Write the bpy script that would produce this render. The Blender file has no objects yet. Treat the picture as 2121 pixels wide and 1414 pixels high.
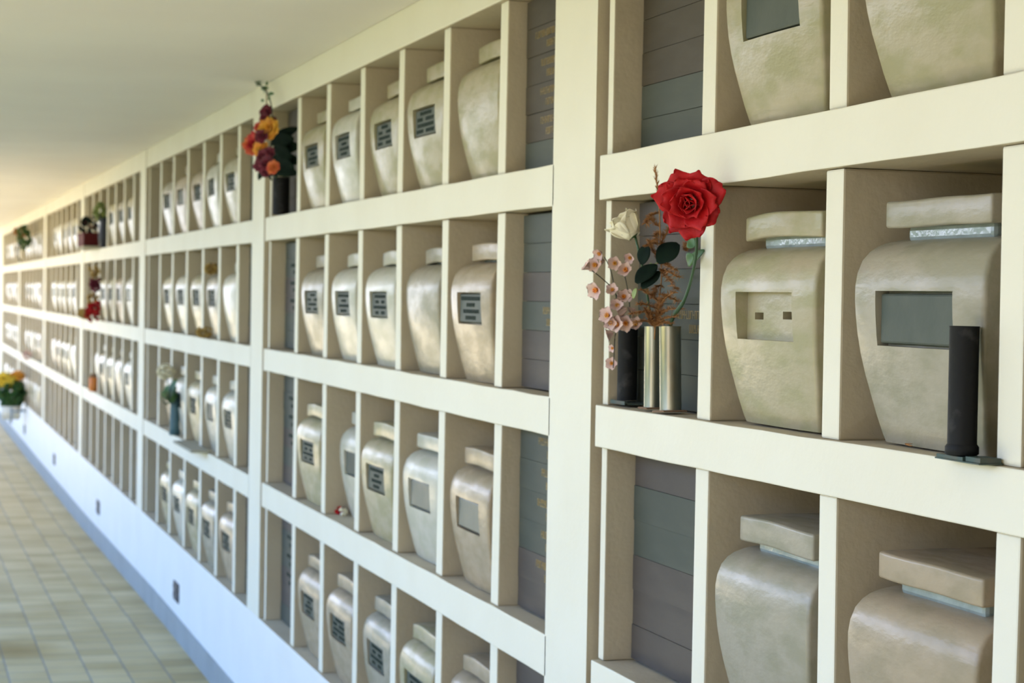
import bpy, bmesh, math, random
from mathutils import Vector, Matrix, Quaternion
random.seed(11)
S = bpy.context.scene
COL = S.collection
R = math.radians

# ------------------------------------------------------------------ camera
FPX, IW, IH = 4100.0, 2121.0, 1414.0
CAM = Vector((-1.5, 0.0, 1.72))
BM = Matrix(((0.95474235, -0.00946441, -0.29728348),
             (-0.29694827, 0.02677307, -0.95451816),
             (0.01699314, 0.99959673, 0.02275094)))
cd = bpy.data.cameras.new('camera')
cam = bpy.data.objects.new('camera', cd); COL.objects.link(cam)
cam.matrix_world = Matrix.Translation(CAM) @ BM.to_4x4()
cd.sensor_width = 36.0; cd.lens = 36.0 * FPX / IW
cd.clip_start = 0.05; cd.clip_end = 300
cd.dof.use_dof = True; cd.dof.focus_distance = 3.35; cd.dof.aperture_fstop = 7.6
S.camera = cam

def at(px, py, X=0.0):
    """point of the plane x = X seen at a photograph pixel"""
    c = Vector((px - IW / 2, IH / 2 - py, -FPX)); r = BM @ c
    t = (X - CAM.x) / r.x
    return CAM + r * t

def at_y(px, py, Y):
    """point of the plane y = Y seen at a photograph pixel"""
    c = Vector((px - IW / 2, IH / 2 - py, -FPX)); r = BM @ c
    return CAM + r * (Y / r.y)

# ------------------------------------------------------------------ world, sun, exposure
S.view_settings.view_transform = 'Standard'; S.view_settings.look = 'None'
S.view_settings.gamma = 1.0; S.view_settings.use_curve_mapping = False
S.view_settings.exposure = -0.33
S.cycles.max_bounces = 7; S.cycles.diffuse_bounces = 5; S.cycles.glossy_bounces = 3
S.cycles.sample_clamp_indirect = 6.0
S.cycles.use_denoising = True
W = bpy.data.worlds.new('sky'); S.world = W; W.use_nodes = True
nt = W.node_tree; nt.nodes.clear()
tc = nt.nodes.new('ShaderNodeTexCoord'); sx = nt.nodes.new('ShaderNodeSeparateXYZ')
rp = nt.nodes.new('ShaderNodeValToRGB'); bg = nt.nodes.new('ShaderNodeBackground'); ow = nt.nodes.new('ShaderNodeOutputWorld')
nt.links.new(tc.outputs['Generated'], sx.inputs[0]); nt.links.new(sx.outputs['Z'], rp.inputs[0])
rp.color_ramp.elements[0].position = 0.0; rp.color_ramp.elements[0].color = (0.80, 0.82, 0.88, 1)
rp.color_ramp.elements[1].position = 0.40; rp.color_ramp.elements[1].color = (0.21, 0.42, 0.90, 1)
nt.links.new(rp.outputs[0], bg.inputs[0]); nt.links.new(bg.outputs[0], ow.inputs[0])
bg.inputs[1].default_value = 7.2
sd = bpy.data.lights.new('sun', 'SUN'); sd.energy = 21.5; sd.angle = R(0.6); sd.color = (1.0, 0.88, 0.70)
sun = bpy.data.objects.new('sun', sd); COL.objects.link(sun)
sun.rotation_euler = Vector((0.0, 0.55, 0.95)).to_track_quat('Z', 'Y').to_euler()
sun.location = (-4, 6, 8)

# ------------------------------------------------------------------ materials
def node_mat(name, base, rough=0.6, metal=0.0, var=None, vscale=6.0, bump=0.0, bscale=60.0, stretch=None,
             spec=0.5, coat=0.0, coat_rough=0.1, vlo=0.4, vhi=0.65, sub=None, rvar=0.0):
    m = bpy.data.materials.new(name); m.use_nodes = True
    n = m.node_tree; p = n.nodes['Principled BSDF']
    p.inputs['Base Color'].default_value = (*base, 1)
    p.inputs['Roughness'].default_value = rough; p.inputs['Metallic'].default_value = metal
    p.inputs['Specular IOR Level'].default_value = spec
    if coat: p.inputs['Coat Weight'].default_value = coat; p.inputs['Coat Roughness'].default_value = coat_rough
    t = n.nodes.new('ShaderNodeTexCoord'); mp = n.nodes.new('ShaderNodeMapping')
    n.links.new(t.outputs['Object'], mp.inputs[0])
    info = n.nodes.new('ShaderNodeObjectInfo'); ad = n.nodes.new('ShaderNodeVectorMath'); ad.operation = 'ADD'
    sc = n.nodes.new('ShaderNodeVectorMath'); sc.operation = 'SCALE'; sc.inputs['Scale'].default_value = 0.7
    n.links.new(info.outputs['Location'], sc.inputs[0])
    n.links.new(mp.outputs[0], ad.inputs[0]); n.links.new(sc.outputs[0], ad.inputs[1])
    if stretch: mp.inputs['Scale'].default_value = stretch
    if var:
        ns = n.nodes.new('ShaderNodeTexNoise'); ns.inputs['Scale'].default_value = vscale; ns.inputs['Detail'].default_value = 5
        cr = n.nodes.new('ShaderNodeValToRGB')
        cr.color_ramp.elements[0].position = vlo; cr.color_ramp.elements[1].position = vhi
        cr.color_ramp.elements[0].color = (*base, 1); cr.color_ramp.elements[1].color = (*var, 1)
        n.links.new(ad.outputs[0], ns.inputs['Vector']); n.links.new(ns.outputs['Fac'], cr.inputs[0])
        n.links.new(cr.outputs[0], p.inputs['Base Color'])
        if rvar:
            mr = n.nodes.new('ShaderNodeMapRange'); mr.inputs[1].default_value = 0.35; mr.inputs[2].default_value = 0.65
            mr.inputs[3].default_value = rough - rvar; mr.inputs[4].default_value = rough + rvar
            n.links.new(ns.outputs['Fac'], mr.inputs[0]); n.links.new(mr.outputs[0], p.inputs['Roughness'])
    if bump:
        nb = n.nodes.new('ShaderNodeTexNoise'); nb.inputs['Scale'].default_value = bscale; nb.inputs['Detail'].default_value = 3
        bp = n.nodes.new('ShaderNodeBump'); bp.inputs['Strength'].default_value = bump; bp.inputs['Distance'].default_value = 0.004
        n.links.new(ad.outputs[0], nb.inputs['Vector']); n.links.new(nb.outputs['Fac'], bp.inputs['Height'])
        n.links.new(bp.outputs[0], p.inputs['Normal'])
        if coat: n.links.new(bp.outputs[0], p.inputs['Coat Normal'])
    return m

M = {}
M['base'] = node_mat('white_base_paint', (0.80, 0.79, 0.74), 0.62, var=(0.77, 0.76, 0.70), vscale=3.0, bump=0.25, bscale=45, spec=0.3)
M['white'] = node_mat('white_paint', (0.775, 0.745, 0.61), 0.62, var=(0.75, 0.715, 0.575), vscale=3.0, bump=0.25, bscale=45, spec=0.3)
M['inner'] = node_mat('niche_beige', (0.50, 0.43, 0.30), 0.75, var=(0.455, 0.385, 0.265), vscale=5.0, bump=0.35, bscale=55, spec=0.25)
M['ceil'] = node_mat('ceiling_paint', (0.80, 0.755, 0.68), 0.8, var=(0.77, 0.72, 0.65), vscale=1.2, bump=0.1)
M['skirt'] = node_mat('grey_skirting_paint', (0.30, 0.33, 0.33), 0.6, var=(0.26, 0.29, 0.29), vscale=4)
for k, (a, b) in {'cream': ((0.385, 0.335, 0.215), (0.325, 0.30, 0.165)), 'tan': ((0.37, 0.29, 0.19), (0.31, 0.25, 0.155)),
                  'pale': ((0.49, 0.475, 0.39), (0.44, 0.43, 0.33)), 'grey': ((0.33, 0.295, 0.22), (0.275, 0.255, 0.175))}.items():
    M['urn_' + k] = node_mat(k + '_glaze', a, 0.5, var=b, vscale=20, vlo=.42, vhi=.60, stretch=(1, .45, 1), bump=0.28, bscale=60, coat=0.34,
                             coat_rough=0.2, spec=0.35, rvar=0.12)  # glaze mottling, strengthened in colour to imitate yellowish reflected patches
M['neck'] = node_mat('blue_grey_glaze', (0.30, 0.36, 0.35), 0.3, var=(0.22, 0.27, 0.25), vscale=20, bump=0.4, bscale=40, coat=0.7, coat_rough=0.1)
M['plaque'] = node_mat('bronze_plaque', (0.064, 0.078, 0.060), 0.55, metal=0.1, var=(0.082, 0.094, 0.072), vscale=10, bump=0.1, spec=.3)
M['plaque_light'] = node_mat('worn_bronze_plaque', (0.20, 0.20, 0.16), 0.5, metal=0.3, var=(0.16, 0.17, 0.14), vscale=10, bump=0.1)
M['letters'] = node_mat('dark_letters', (0.026, 0.045, 0.037), 0.6, spec=.2)
M['gold'] = node_mat('gilt_letters', (0.34, 0.25, 0.10), 0.4, metal=0.5)
M['plate_a'] = node_mat('violet_grey_plate', (0.074, 0.062, 0.053), 0.55, metal=0.1, spec=.3, var=(0.096, 0.080, 0.066), vscale=8, stretch=(1, .5, 2), bump=0.08)
M['plate_b'] = node_mat('green_grey_plate', (0.062, 0.071, 0.056), 0.55, metal=0.1, spec=.3, var=(0.080, 0.087, 0.068), vscale=8, stretch=(1, .5, 2), bump=0.08)
M['plate_c'] = node_mat('brown_plate', (0.062, 0.050, 0.034), 0.55, metal=0.1, spec=.3, var=(0.082, 0.068, 0.050), vscale=8, stretch=(1, .5, 2), bump=0.08)
M['joint'] = node_mat('brown_backing', (0.05, 0.035, 0.025), 0.8)
M['slot'] = node_mat('clay_slot', (0.16, 0.06, 0.03), 0.9)
M['red'] = node_mat('red_fabric_petal', (0.50, 0.006, 0.008), 0.55, var=(0.36, 0.003, 0.006), vscale=35, bump=0.3, bscale=120, spec=0.3)
M['cream'] = node_mat('cream_petal', (0.88, 0.82, 0.62), 0.55, var=(0.82, 0.76, 0.54), vscale=30, spec=0.3)
M['pink'] = node_mat('pink_blossom', (0.74, 0.55, 0.48), 0.6, var=(0.64, 0.44, 0.41), vscale=60, spec=0.3)
M['orange'] = node_mat('orange_petal', (0.80, 0.30, 0.03), 0.6, var=(0.70, 0.42, 0.06), vscale=40)
M['amber'] = node_mat('amber_petal', (0.78, 0.42, 0.04), 0.6, var=(0.66, 0.22, 0.03), vscale=14)
M['yellow'] = node_mat('yellow_petal', (0.85, 0.60, 0.04), 0.6, var=(0.80, 0.70, 0.12), vscale=20)
M['wine'] = node_mat('wine_petal', (0.16, 0.008, 0.028), 0.6, var=(0.10, 0.005, 0.02), vscale=40)
M['coral'] = node_mat('coral_petal', (0.50, 0.02, 0.03), 0.6, var=(0.62, 0.16, 0.03), vscale=18)
M['leaf'] = node_mat('dark_leaf', (0.004, 0.011, 0.007), 0.75, var=(0.007, 0.018, 0.010), vscale=30, spec=0.12)
M['leaf2'] = node_mat('mid_green_leaf', (0.03, 0.10, 0.02), 0.5, var=(0.06, 0.14, 0.03), vscale=30)
M['leafy'] = node_mat('yellow_green_bract', (0.25, 0.32, 0.10), 0.5)
M['stem'] = node_mat('green_stem', (0.035, 0.085, 0.035), 0.5)
M['twig'] = node_mat('dark_twig', (0.035, 0.04, 0.03), 0.7)
M['dry'] = node_mat('dried_sprig', (0.30, 0.13, 0.04), 0.8, var=(0.40, 0.20, 0.07), vscale=60)
M['tin'] = node_mat('tin_tube', (0.42, 0.42, 0.36), 0.32, metal=1.0, var=(0.30, 0.24, 0.16), vscale=14, bump=0.12, bscale=40, stretch=(1, 1, 0.4), vlo=.5, vhi=.75)
M['rust'] = node_mat('rust', (0.20, 0.12, 0.07), 0.8)
M['black'] = node_mat('black_tube_paint', (0.010, 0.010, 0.010), 0.6, spec=.2, var=(0.05, 0.048, 0.045), vscale=30, vlo=.58, vhi=.8, bump=0.25, bscale=70)
M['copper'] = node_mat('green_patina_metal', (0.05, 0.085, 0.075), 0.55, metal=0.4, var=(0.09, 0.09, 0.07), vscale=25)
M['vent'] = node_mat('dark_vent_metal', (0.02, 0.025, 0.04), 0.5)
M['vent_slat'] = node_mat('vent_slat_metal', (0.035, 0.045, 0.065), 0.45)
M['terracotta'] = node_mat('dark_red_pot', (0.085, 0.010, 0.010), 0.7, spec=0.15)
M['bluevase'] = node_mat('blue_green_vase', (0.06, 0.13, 0.15), 0.4)
M['stone'] = node_mat('beige_stone', (0.33, 0.31, 0.23), 0.8)
M['basket'] = node_mat('pale_basket', (0.62, 0.60, 0.50), 0.8)
M['wire'] = node_mat('blue_grey_wire', (0.22, 0.30, 0.38), 0.5)
M['candle'] = node_mat('orange_candle', (0.55, 0.17, 0.02), 0.5)
M['ochre'] = node_mat('ochre_dried_flower', (0.48, 0.33, 0.10), 0.8, var=(0.38, 0.24, 0.06), vscale=40)
M['hedge'] = node_mat('hedge_leaves', (0.03, 0.07, 0.015), 0.7, var=(0.13, 0.16, 0.03), vscale=2.2, vlo=.42, vhi=.58)
M['sun_patch'] = node_mat('sun_patch_ground', (0.62, 0.51, 0.31), 0.9, var=(0.48, 0.42, 0.23), vscale=3)  # pale colour stands for a patch of sun on the ground
M['lawn'] = node_mat('dry_lawn', (0.46, 0.41, 0.18), 0.9, var=(0.36, 0.34, 0.13), vscale=3)
M['warm_bounce'] = node_mat('bounce_gravel', (0.84, 0.68, 0.38), 0.9, var=(0.78, 0.62, 0.34), vscale=4)  # unseen bright ground added to bounce warm light onto the far bays
M['lawn_and_shade'] = node_mat('dark_lawn_and_shade', (0.06, 0.075, 0.04), 0.9, var=(0.035, 0.05, 0.025), vscale=4)  # dark lawn colour, also painted as tree shade between the sun patches

def floor_material():
    m = bpy.data.materials.new('grey_floor_tiles'); m.use_nodes = True
    n = m.node_tree; L = n.links; p = n.nodes['Principled BSDF']; p.inputs['Roughness'].default_value = 0.62
    g = n.nodes.new('ShaderNodeNewGeometry'); s = n.nodes.new('ShaderNodeSeparateXYZ'); L.new(g.outputs['Position'], s.inputs[0])
    ax = n.nodes.new('ShaderNodeMath'); ax.operation = 'ADD'; ax.inputs[1].default_value = 0.18 + 0.193 * 30; L.new(s.outputs['X'], ax.inputs[0])
    c = n.nodes.new('ShaderNodeCombineXYZ'); L.new(s.outputs['Y'], c.inputs[0]); L.new(ax.outputs[0], c.inputs[1])
    b = n.nodes.new('ShaderNodeTexBrick'); L.new(c.outputs[0], b.inputs['Vector'])
    b.offset = 0.5; b.inputs['Scale'].default_value = 1.0
    b.inputs['Brick Width'].default_value = 0.193; b.inputs['Row Height'].default_value = 0.193
    b.inputs['Mortar Size'].default_value = 0.005; b.inputs['Mortar Smooth'].default_value = 0.3
    b.inputs['Color1'].default_value = (0.39, 0.308, 0.14, 1); b.inputs['Color2'].default_value = (0.525, 0.432, 0.225, 1)
    b.inputs['Mortar'].default_value = (0.20, 0.20, 0.17, 1)
    no = n.nodes.new('ShaderNodeTexNoise'); no.inputs['Scale'].default_value = 2.2; no.inputs['Detail'].default_value = 4
    L.new(g.outputs['Position'], no.inputs['Vector'])
    r = n.nodes.new('ShaderNodeValToRGB'); r.color_ramp.elements[0].position = .40; r.color_ramp.elements[1].position = .68
    r.color_ramp.elements[0].color = (1, 1, 1, 1); r.color_ramp.elements[1].color = (0.80, 0.76, 0.64, 1); L.new(no.outputs['Fac'], r.inputs[0])
    mx = n.nodes.new('ShaderNodeMix'); mx.data_type = 'RGBA'; mx.blend_type = 'MULTIPLY'; mx.inputs[0].default_value = 1
    L.new(b.outputs['Color'], mx.inputs[6]); L.new(r.outputs[0], mx.inputs[7])
    # a yellow brown stain with its own outline
    d = n.nodes.new('ShaderNodeVectorMath'); d.operation = 'DISTANCE'; d.inputs[1].default_value = (-0.95, 10.75, -0.2)
    wob = n.nodes.new('ShaderNodeVectorMath'); wob.operation = 'MULTIPLY_ADD'
    L.new(no.outputs['Color'], wob.inputs[0]); wob.inputs[1].default_value = (0.3, 0.5, 0); L.new(g.outputs['Position'], wob.inputs[2])
    sub = n.nodes.new('ShaderNodeVectorMath'); sub.operation = 'SUBTRACT'; sub.inputs[1].default_value = (0.15, 0.25, 0); L.new(wob.outputs[0], sub.inputs[0])
    L.new(sub.outputs[0], d.inputs[0])
    st = n.nodes.new('ShaderNodeValToRGB'); st.color_ramp.elements[0].position = 0.12; st.color_ramp.elements[1].position = 0.36
    st.color_ramp.elements[0].color = (0.72, 0.62, 0.36, 1); st.color_ramp.elements[1].color = (1, 1, 1, 1); L.new(d.outputs['Value'], st.inputs[0])
    m2 = n.nodes.new('ShaderNodeMix'); m2.data_type = 'RGBA'; m2.blend_type = 'MULTIPLY'; m2.inputs[0].default_value = 1
    L.new(mx.outputs[2], m2.inputs[6]); L.new(st.outputs[0], m2.inputs[7]); L.new(m2.outputs[2], p.inputs['Base Color'])
    bp = n.nodes.new('ShaderNodeBump'); bp.inputs['Distance'].default_value = 0.004; bp.inputs['Strength'].default_value = 0.5; bp.invert = True
    L.new(b.outputs['Fac'], bp.inputs['Height']); L.new(bp.outputs[0], p.inputs['Normal'])
    return m
M['floor'] = floor_material()

# ------------------------------------------------------------------ mesh helpers
class MB:
    def __init__(s): s.v = []; s.f = []
    def box(s, x0, x1, y0, y1, z0, z1):
        b = len(s.v)
        s.v += [(x0, y0, z0), (x1, y0, z0), (x1, y1, z0), (x0, y1, z0), (x0, y0, z1), (x1, y0, z1), (x1, y1, z1), (x0, y1, z1)]
        s.f += [tuple(b + i for i in q) for q in ((3, 2, 1, 0), (4, 5, 6, 7), (0, 1, 5, 4), (1, 2, 6, 5), (2, 3, 7, 6), (3, 0, 4, 7))]
        return s
    def grid(s, fn, nu, nv, closed_u=False):
        b = len(s.v); cu = nu if closed_u else nu + 1
        for j in range(nv + 1):
            for i in range(cu): s.v.append(tuple(fn(i / nu, j / nv)))
        for j in range(nv):
            for i in range(nu):
                i2 = (i + 1) % cu
                s.f.append((b + j * cu + i, b + j * cu + i2, b + (j + 1) * cu + i2, b + (j + 1) * cu + i))
        return s
    def tube(s, pts, rad, n=8, cap=True):
        pts = [Vector(p) for p in pts]; b = len(s.v); rr = rad if isinstance(rad, (list, tuple)) else [rad] * len(pts)
        for k, p in enumerate(pts):
            d = (pts[min(k + 1, len(pts) - 1)] - pts[max(k - 1, 0)]).normalized()
            a = d.cross(Vector((0.13, 0.21, 1)) if abs(d.z) < 0.9 else Vector((1, 0.1, 0))).normalized(); c = d.cross(a)
            for i in range(n):
                t = 2 * math.pi * i / n; s.v.append(tuple(p + (a * math.cos(t) + c * math.sin(t)) * rr[k]))
        for k in range(len(pts) - 1):
            for i in range(n):
                j = (i + 1) % n; s.f.append((b + k * n + i, b + k * n + j, b + (k + 1) * n + j, b + (k + 1) * n + i))
        if cap:
            s.f.append(tuple(b + i for i in range(n))[::-1]); s.f.append(tuple(b + (len(pts) - 1) * n + i for i in range(n)))
        return s
    def lathe(s, prof, n=32):
        b = len(s.v)
        for r_, z in prof:
            for i in range(n):
                t = 2 * math.pi * i / n; s.v.append((r_ * math.cos(t), r_ * math.sin(t), z))
        for k in range(len(prof) - 1):
            for i in range(n):
                j = (i + 1) % n; s.f.append((b + k * n + i, b + k * n + j, b + (k + 1) * n + j, b + (k + 1) * n + i))
        return s
    def add(s, o, mat=None):
        b = len(s.v); s.v += [tuple(mat @ Vector(v)) if mat else v for v in o.v]; s.f += [tuple(b + i for i in f) for f in o.f]
        return s
    def mesh(s, name, m, smooth=False):
        me = bpy.data.meshes.new(name); me.from_pydata(s.v, [], s.f); me.update()
        if m: me.materials.append(m)
        if smooth: me.shade_smooth()
        return me

def link(name, me, parent=None, loc=None):
    o = bpy.data.objects.new(name, me); COL.objects.link(o)
    if parent is not None: o.parent = parent
    if loc is not None: o.location = loc
    return o
def tag(o, label=None, cat=None, group=None, kind=None):
    if label: o['label'] = label
    if cat: o['category'] = cat
    if group: o['group'] = group
    if kind: o['kind'] = kind
    return o
def thing(name, label, cat, loc=(0, 0, 0), rz=0.0, group=None):
    o = link(name, None, None, loc); o.rotation_euler = (0, 0, rz); o.empty_display_size = 0.05
    return tag(o, label, cat, group)
def bevel(o, w=0.004, seg=2):
    b = o.modifiers.new('bevel', 'BEVEL'); b.width = w; b.segments = seg; b.limit_method = 'ANGLE'
    return o
def copy_tree(o, parent=None):
    c = o.copy(); COL.objects.link(c); c.parent = parent
    for ch in list(o.children): copy_tree(ch, c)
    return c

# ------------------------------------------------------------------ the setting
Y_NEAR, Y_FAR = -0.3, 34.0
def poly_strip(x0, x1, pts, thick, name, m, kind='structure'):
    mb = MB()
    for (ya, za), (yb, zb) in zip(pts[:-1], pts[1:]):
        b = len(mb.v)
        mb.v += [(x0, ya, za), (x1, ya, za), (x1, yb, zb), (x0, yb, zb), (x0, ya, za - thick), (x1, ya, za - thick), (x1, yb, zb - thick), (x0, yb, zb - thick)]
        mb.f += [(b, b + 1, b + 2, b + 3), (b + 7, b + 6, b + 5, b + 4), (b, b + 3, b + 7, b + 4), (b + 1, b + 5, b + 6, b + 2)]
    o = link(name, mb.mesh(name, m)); return tag(o, kind=kind)
FZ = [(Y_NEAR, -.2), (11.5, -.2), (17, -.262), (24, -.285), (Y_FAR, -.29)]
poly_strip(-2.3, 0.3, FZ, 0.1, 'floor', M['floor'])
ground = MB(); ground.box(-14, -3.6, -8, 46, -.60, -.32); tag(link('ground_lawn', ground.mesh('ground_lawn', M['lawn_and_shade'])), kind='structure')
for nm, a, b, x0, m in (('ground_sun_patch', 2.5, 6.0, -3.35, 'sun_patch'), ('ground_shade_strip', 6.0, 14.9, -3.7, 'lawn_and_shade'), ('ground_bounce_gravel', 14.9, 42, -6.0, 'warm_bounce')):  # sun patches and tree shade put into the colours of unseen strips
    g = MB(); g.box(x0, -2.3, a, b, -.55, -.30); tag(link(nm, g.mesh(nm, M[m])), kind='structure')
fl = MB().box(-8.0, -3.3, 3.2, 7.9, -.5, -.31); tag(link('ground_bounce_lawn', fl.mesh('ground_bounce_lawn', M['lawn'])), kind='structure')  # unseen lawn added to bounce more light onto the upper wall
c = MB().box(-2.45, 0.34, Y_NEAR, Y_FAR, 2.61, 2.80); tag(link('ceiling', c.mesh('ceiling', M['ceil'])), kind='structure')
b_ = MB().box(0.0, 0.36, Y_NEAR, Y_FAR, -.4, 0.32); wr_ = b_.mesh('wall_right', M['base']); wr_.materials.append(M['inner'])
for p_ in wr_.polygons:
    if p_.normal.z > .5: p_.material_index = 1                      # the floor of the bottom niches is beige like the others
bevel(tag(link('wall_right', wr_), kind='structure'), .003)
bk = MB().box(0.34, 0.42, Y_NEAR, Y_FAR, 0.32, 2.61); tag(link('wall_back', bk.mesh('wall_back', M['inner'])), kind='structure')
we = MB().box(0.0, 0.34, 30.2, Y_FAR, 0.32, 2.61); tag(link('wall_far_right', we.mesh('wall_far_right', M['white'])), kind='structure')
wn = MB().box(-7, 0.42, Y_NEAR - .2, Y_NEAR, -.5, 2.80); tag(link('wall_light_blocker', wn.mesh('wall_light_blocker', M['inner'])), kind='structure')  # unseen wall added behind the camera to hold back light
sk = MB()
sp = [(Y_NEAR, -.075), (12, -.077), (16.5, -.125), (22, -.14), (Y_FAR, -.145)]
for (ya, za), (yb, zb) in zip(sp[:-1], sp[1:]):
    b = len(sk.v); sk.v += [(-.012, ya, za), (-.012, yb, zb), (-.012, yb, -.38), (-.012, ya, -.38), (0.005, ya, za), (0.005, yb, zb)]
    sk.f += [(b, b + 1, b + 2, b + 3), (b, b + 4, b + 5, b + 1)]
tag(link('baseboard_right', sk.mesh('baseboard_right', M['skirt'])), kind='structure')

# ------------------------------------------------------------------ niche bays
POST = [4.21, 8.41, 12.65, 16.95, 21.35, 25.8, 30.2, 34.6]      # near edge of every post
ROWS = [(2.038, 2.49), (1.481, 1.938), (0.908, 1.386), (0.32, 0.806)]  # floor and top of each row
NAMES_ROW = ['top row', 'second row', 'third row', 'bottom row']
NAMES_BAY = ['rightmost bay', 'second bay from right', 'third bay from right', 'fourth bay from right', 'fifth bay from right', 'sixth bay from right', 'seventh bay from right']
DEPTH = 0.34
def shear(b, y): return (4.19 - y) * 0.0055 if b == 0 else 0.0
parts_y = {}
for b in range(7):
    yp = POST[b]
    if b == 0: far = [3.62, 3.07, 2.506, 1.95, 1.40, 0.85]
    elif b == 1: far = [7.76, 7.208, 6.647, 6.102, 5.56, 5.004]
    elif b == 2: far = [12.03, 11.46, 10.87, 10.285, 9.735, 9.19]
    else:
        k = (POST[b] - POST[b - 1]) / 4.24
        far = [yp - (0.62 + 0.567 * i) * k for i in range(6)]
    parts_y[b] = [(f, f - 0.066) for f in far]
    near_end = POST[b - 1] if b else 0.02
    post_far = near_end + 0.30
    bay = thing('niche_bay', ['white concrete niche bay with the red rose, rightmost and nearest',
        'white concrete niche bay left of the widest front post, second from right',
        'white concrete niche bay left of the wall bouquet, third from right',
        'white concrete niche bay with the dark red pot, fourth from right',
        'blurred white niche bay with warm light, fifth from right',
        'blurred white niche bay with a dark wreath, sixth from right',
        'blurred white niche bay at the far left edge, seventh from right'][b], 'niche wall', (0, 0, 0), 0, 'white concrete niche bays along the wall')
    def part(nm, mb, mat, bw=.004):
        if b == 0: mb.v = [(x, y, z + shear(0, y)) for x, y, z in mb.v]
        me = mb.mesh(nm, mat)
        if mat is M['white']:                                       # faces towards the corridor are white, every other face darker beige
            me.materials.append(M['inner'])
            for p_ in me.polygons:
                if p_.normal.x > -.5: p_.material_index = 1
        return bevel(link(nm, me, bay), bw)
    part('post', MB().box(0, DEPTH, near_end, post_far, .32, 2.61), M['white'], .0008)
    part('beam', MB().box(0, DEPTH, post_far - .01, yp - .03, 2.49, 2.61), M['white'])
    for (z0, z1) in ((1.938, 2.038), (1.386, 1.481), (0.806, 0.908)):
        mb = MB(); ny = 26; ya, yb = post_far - .01, yp - .03       # the hand cast rail wavers a little along its length
        rnd = random.Random(b * 10 + int(z0 * 100))
        ws = [(rnd.uniform(-.0012, .0012), rnd.uniform(-.0012, .0012)) for _ in range(ny + 1)]
        for i in range(ny + 1):
            y = ya + (yb - ya) * i / ny; w0, w1 = ws[i]
            mb.v += [(0, y, z0 + w0), (0, y, z1 + w1), (DEPTH, y, z1), (DEPTH, y, z0)]
        for i in range(ny):
            for k in range(4):
                k2 = (k + 1) % 4; mb.f.append((i * 4 + k, i * 4 + k2, (i + 1) * 4 + k2, (i + 1) * 4 + k))
        mb.f += [(3, 2, 1, 0), tuple(ny * 4 + k for k in range(4))]
        part('rail', mb, M['white'], .003)
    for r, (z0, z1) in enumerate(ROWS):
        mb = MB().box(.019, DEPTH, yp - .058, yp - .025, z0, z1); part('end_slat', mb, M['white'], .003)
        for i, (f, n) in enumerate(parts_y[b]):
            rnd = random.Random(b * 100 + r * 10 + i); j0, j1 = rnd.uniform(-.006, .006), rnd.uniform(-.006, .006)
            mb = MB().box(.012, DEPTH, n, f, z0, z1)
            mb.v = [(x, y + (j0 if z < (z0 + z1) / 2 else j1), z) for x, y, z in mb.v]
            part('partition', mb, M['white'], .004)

# ------------------------------------------------------------------ pseudo lettering (illegible, as in the photograph)
def lettering(lines, y0, y1, z0, z1, x, seed, h=0.6, th=.0012):
    """rows of small strokes between y1 (left) and y0 (right); lines = list of (start, end) fractions"""
    rnd = random.Random(seed); mb = MB(); n = len(lines); step = (z1 - z0) / n
    for k, segs in enumerate(lines):
        zc = z1 - step * (k + .5); hh = step * h / 2; lw = hh * 1.25
        for a, bb in segs:
            y = y1 - (y1 - y0) * a; ye = y1 - (y1 - y0) * bb
            while y - lw > ye:
                s = lw * .16
                mb.box(x - th, x, y - s, y, zc - hh, zc + hh)
                q = rnd.random()
                if q < .8:
                    zz = rnd.choice([zc + hh - s, zc - hh, zc - s / 2]); mb.box(x - th, x, y - lw * .75, y - s, zz, zz + s)
                if q > .3: 
                    z2 = zc if rnd.random() < .4 else zc - hh
                    mb.box(x - th, x, y - lw * .75, y - lw * .75 + s, z2, zc + hh)
                if q > .55:
                    zz = rnd.choice([zc + hh - s, zc - hh]); mb.box(x - th, x, y - lw * .75, y - s, zz, zz + s)
                y -= lw
    return mb

# ------------------------------------------------------------------ urns
PZ = [0, .012, .045, .076, .11, .145, .175, .206, .23, .254, .275, .296, .310, .319, .326, .331, .333]
PF = [.050, .046, .038, .032, .025, .019, .0155, .013, .012, .012, .015, .022, .033, .045, .062, .085, .115]
PW = [.166, .170, .180, .189, .198, .205, .210, .213, .215, .215, .2135, .210, .206, .202, .198, .194, .188]
def urn_body():
    mb = MB(); per = 10
    for z, xf, w in zip(PZ, PF, PW):
        w *= .955
        k = (z / .333); xb = .285 - .02 * (1 - k) - (xf - .012) * (.9 if z > .28 else .3)
        rf = .008; rb = .03; ring = []
        def arc(cx, cy, r, a0, a1, n):
            for i in range(n + 1):
                a = a0 + (a1 - a0) * i / n; ring.append((cx + r * math.cos(a), cy + r * math.sin(a)))
        bul = .006
        arc(xf + rf, w - rf, rf, math.pi / 2, math.pi, 4)      # front left edge
        for i in range(1, 12):
            t = i / 12; y = (w - rf) * (1 - 2 * t); ring.append((xf - bul * math.sin(math.pi * t), y))
        arc(xf + rf, -w + rf, rf, math.pi, 1.5 * math.pi, 4)
        arc(xb - rb, -w + rb, rb, 1.5 * math.pi, 2 * math.pi, 4)
        arc(xb - rb, w - rb, rb, 0, math.pi / 2, 4)
        b = len(mb.v); n = len(ring); mb.v += [(x, y, z) for x, y in ring]
        if b:
            for i in range(n):
                j = (i + 1) % n; mb.f.append((b - n + i, b - n + j, b + j, b + i))
    n = len(ring); mb.f.append(tuple(range(n))[::-1]); b = len(mb.v) - n; mb.f.append(tuple(b + i for i in range(n)))
    return mb
def fix_normals(me):
    bm = bmesh.new(); bm.from_mesh(me); bmesh.ops.recalc_face_normals(bm, faces=bm.faces); bm.to_mesh(me); bm.free()
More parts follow.
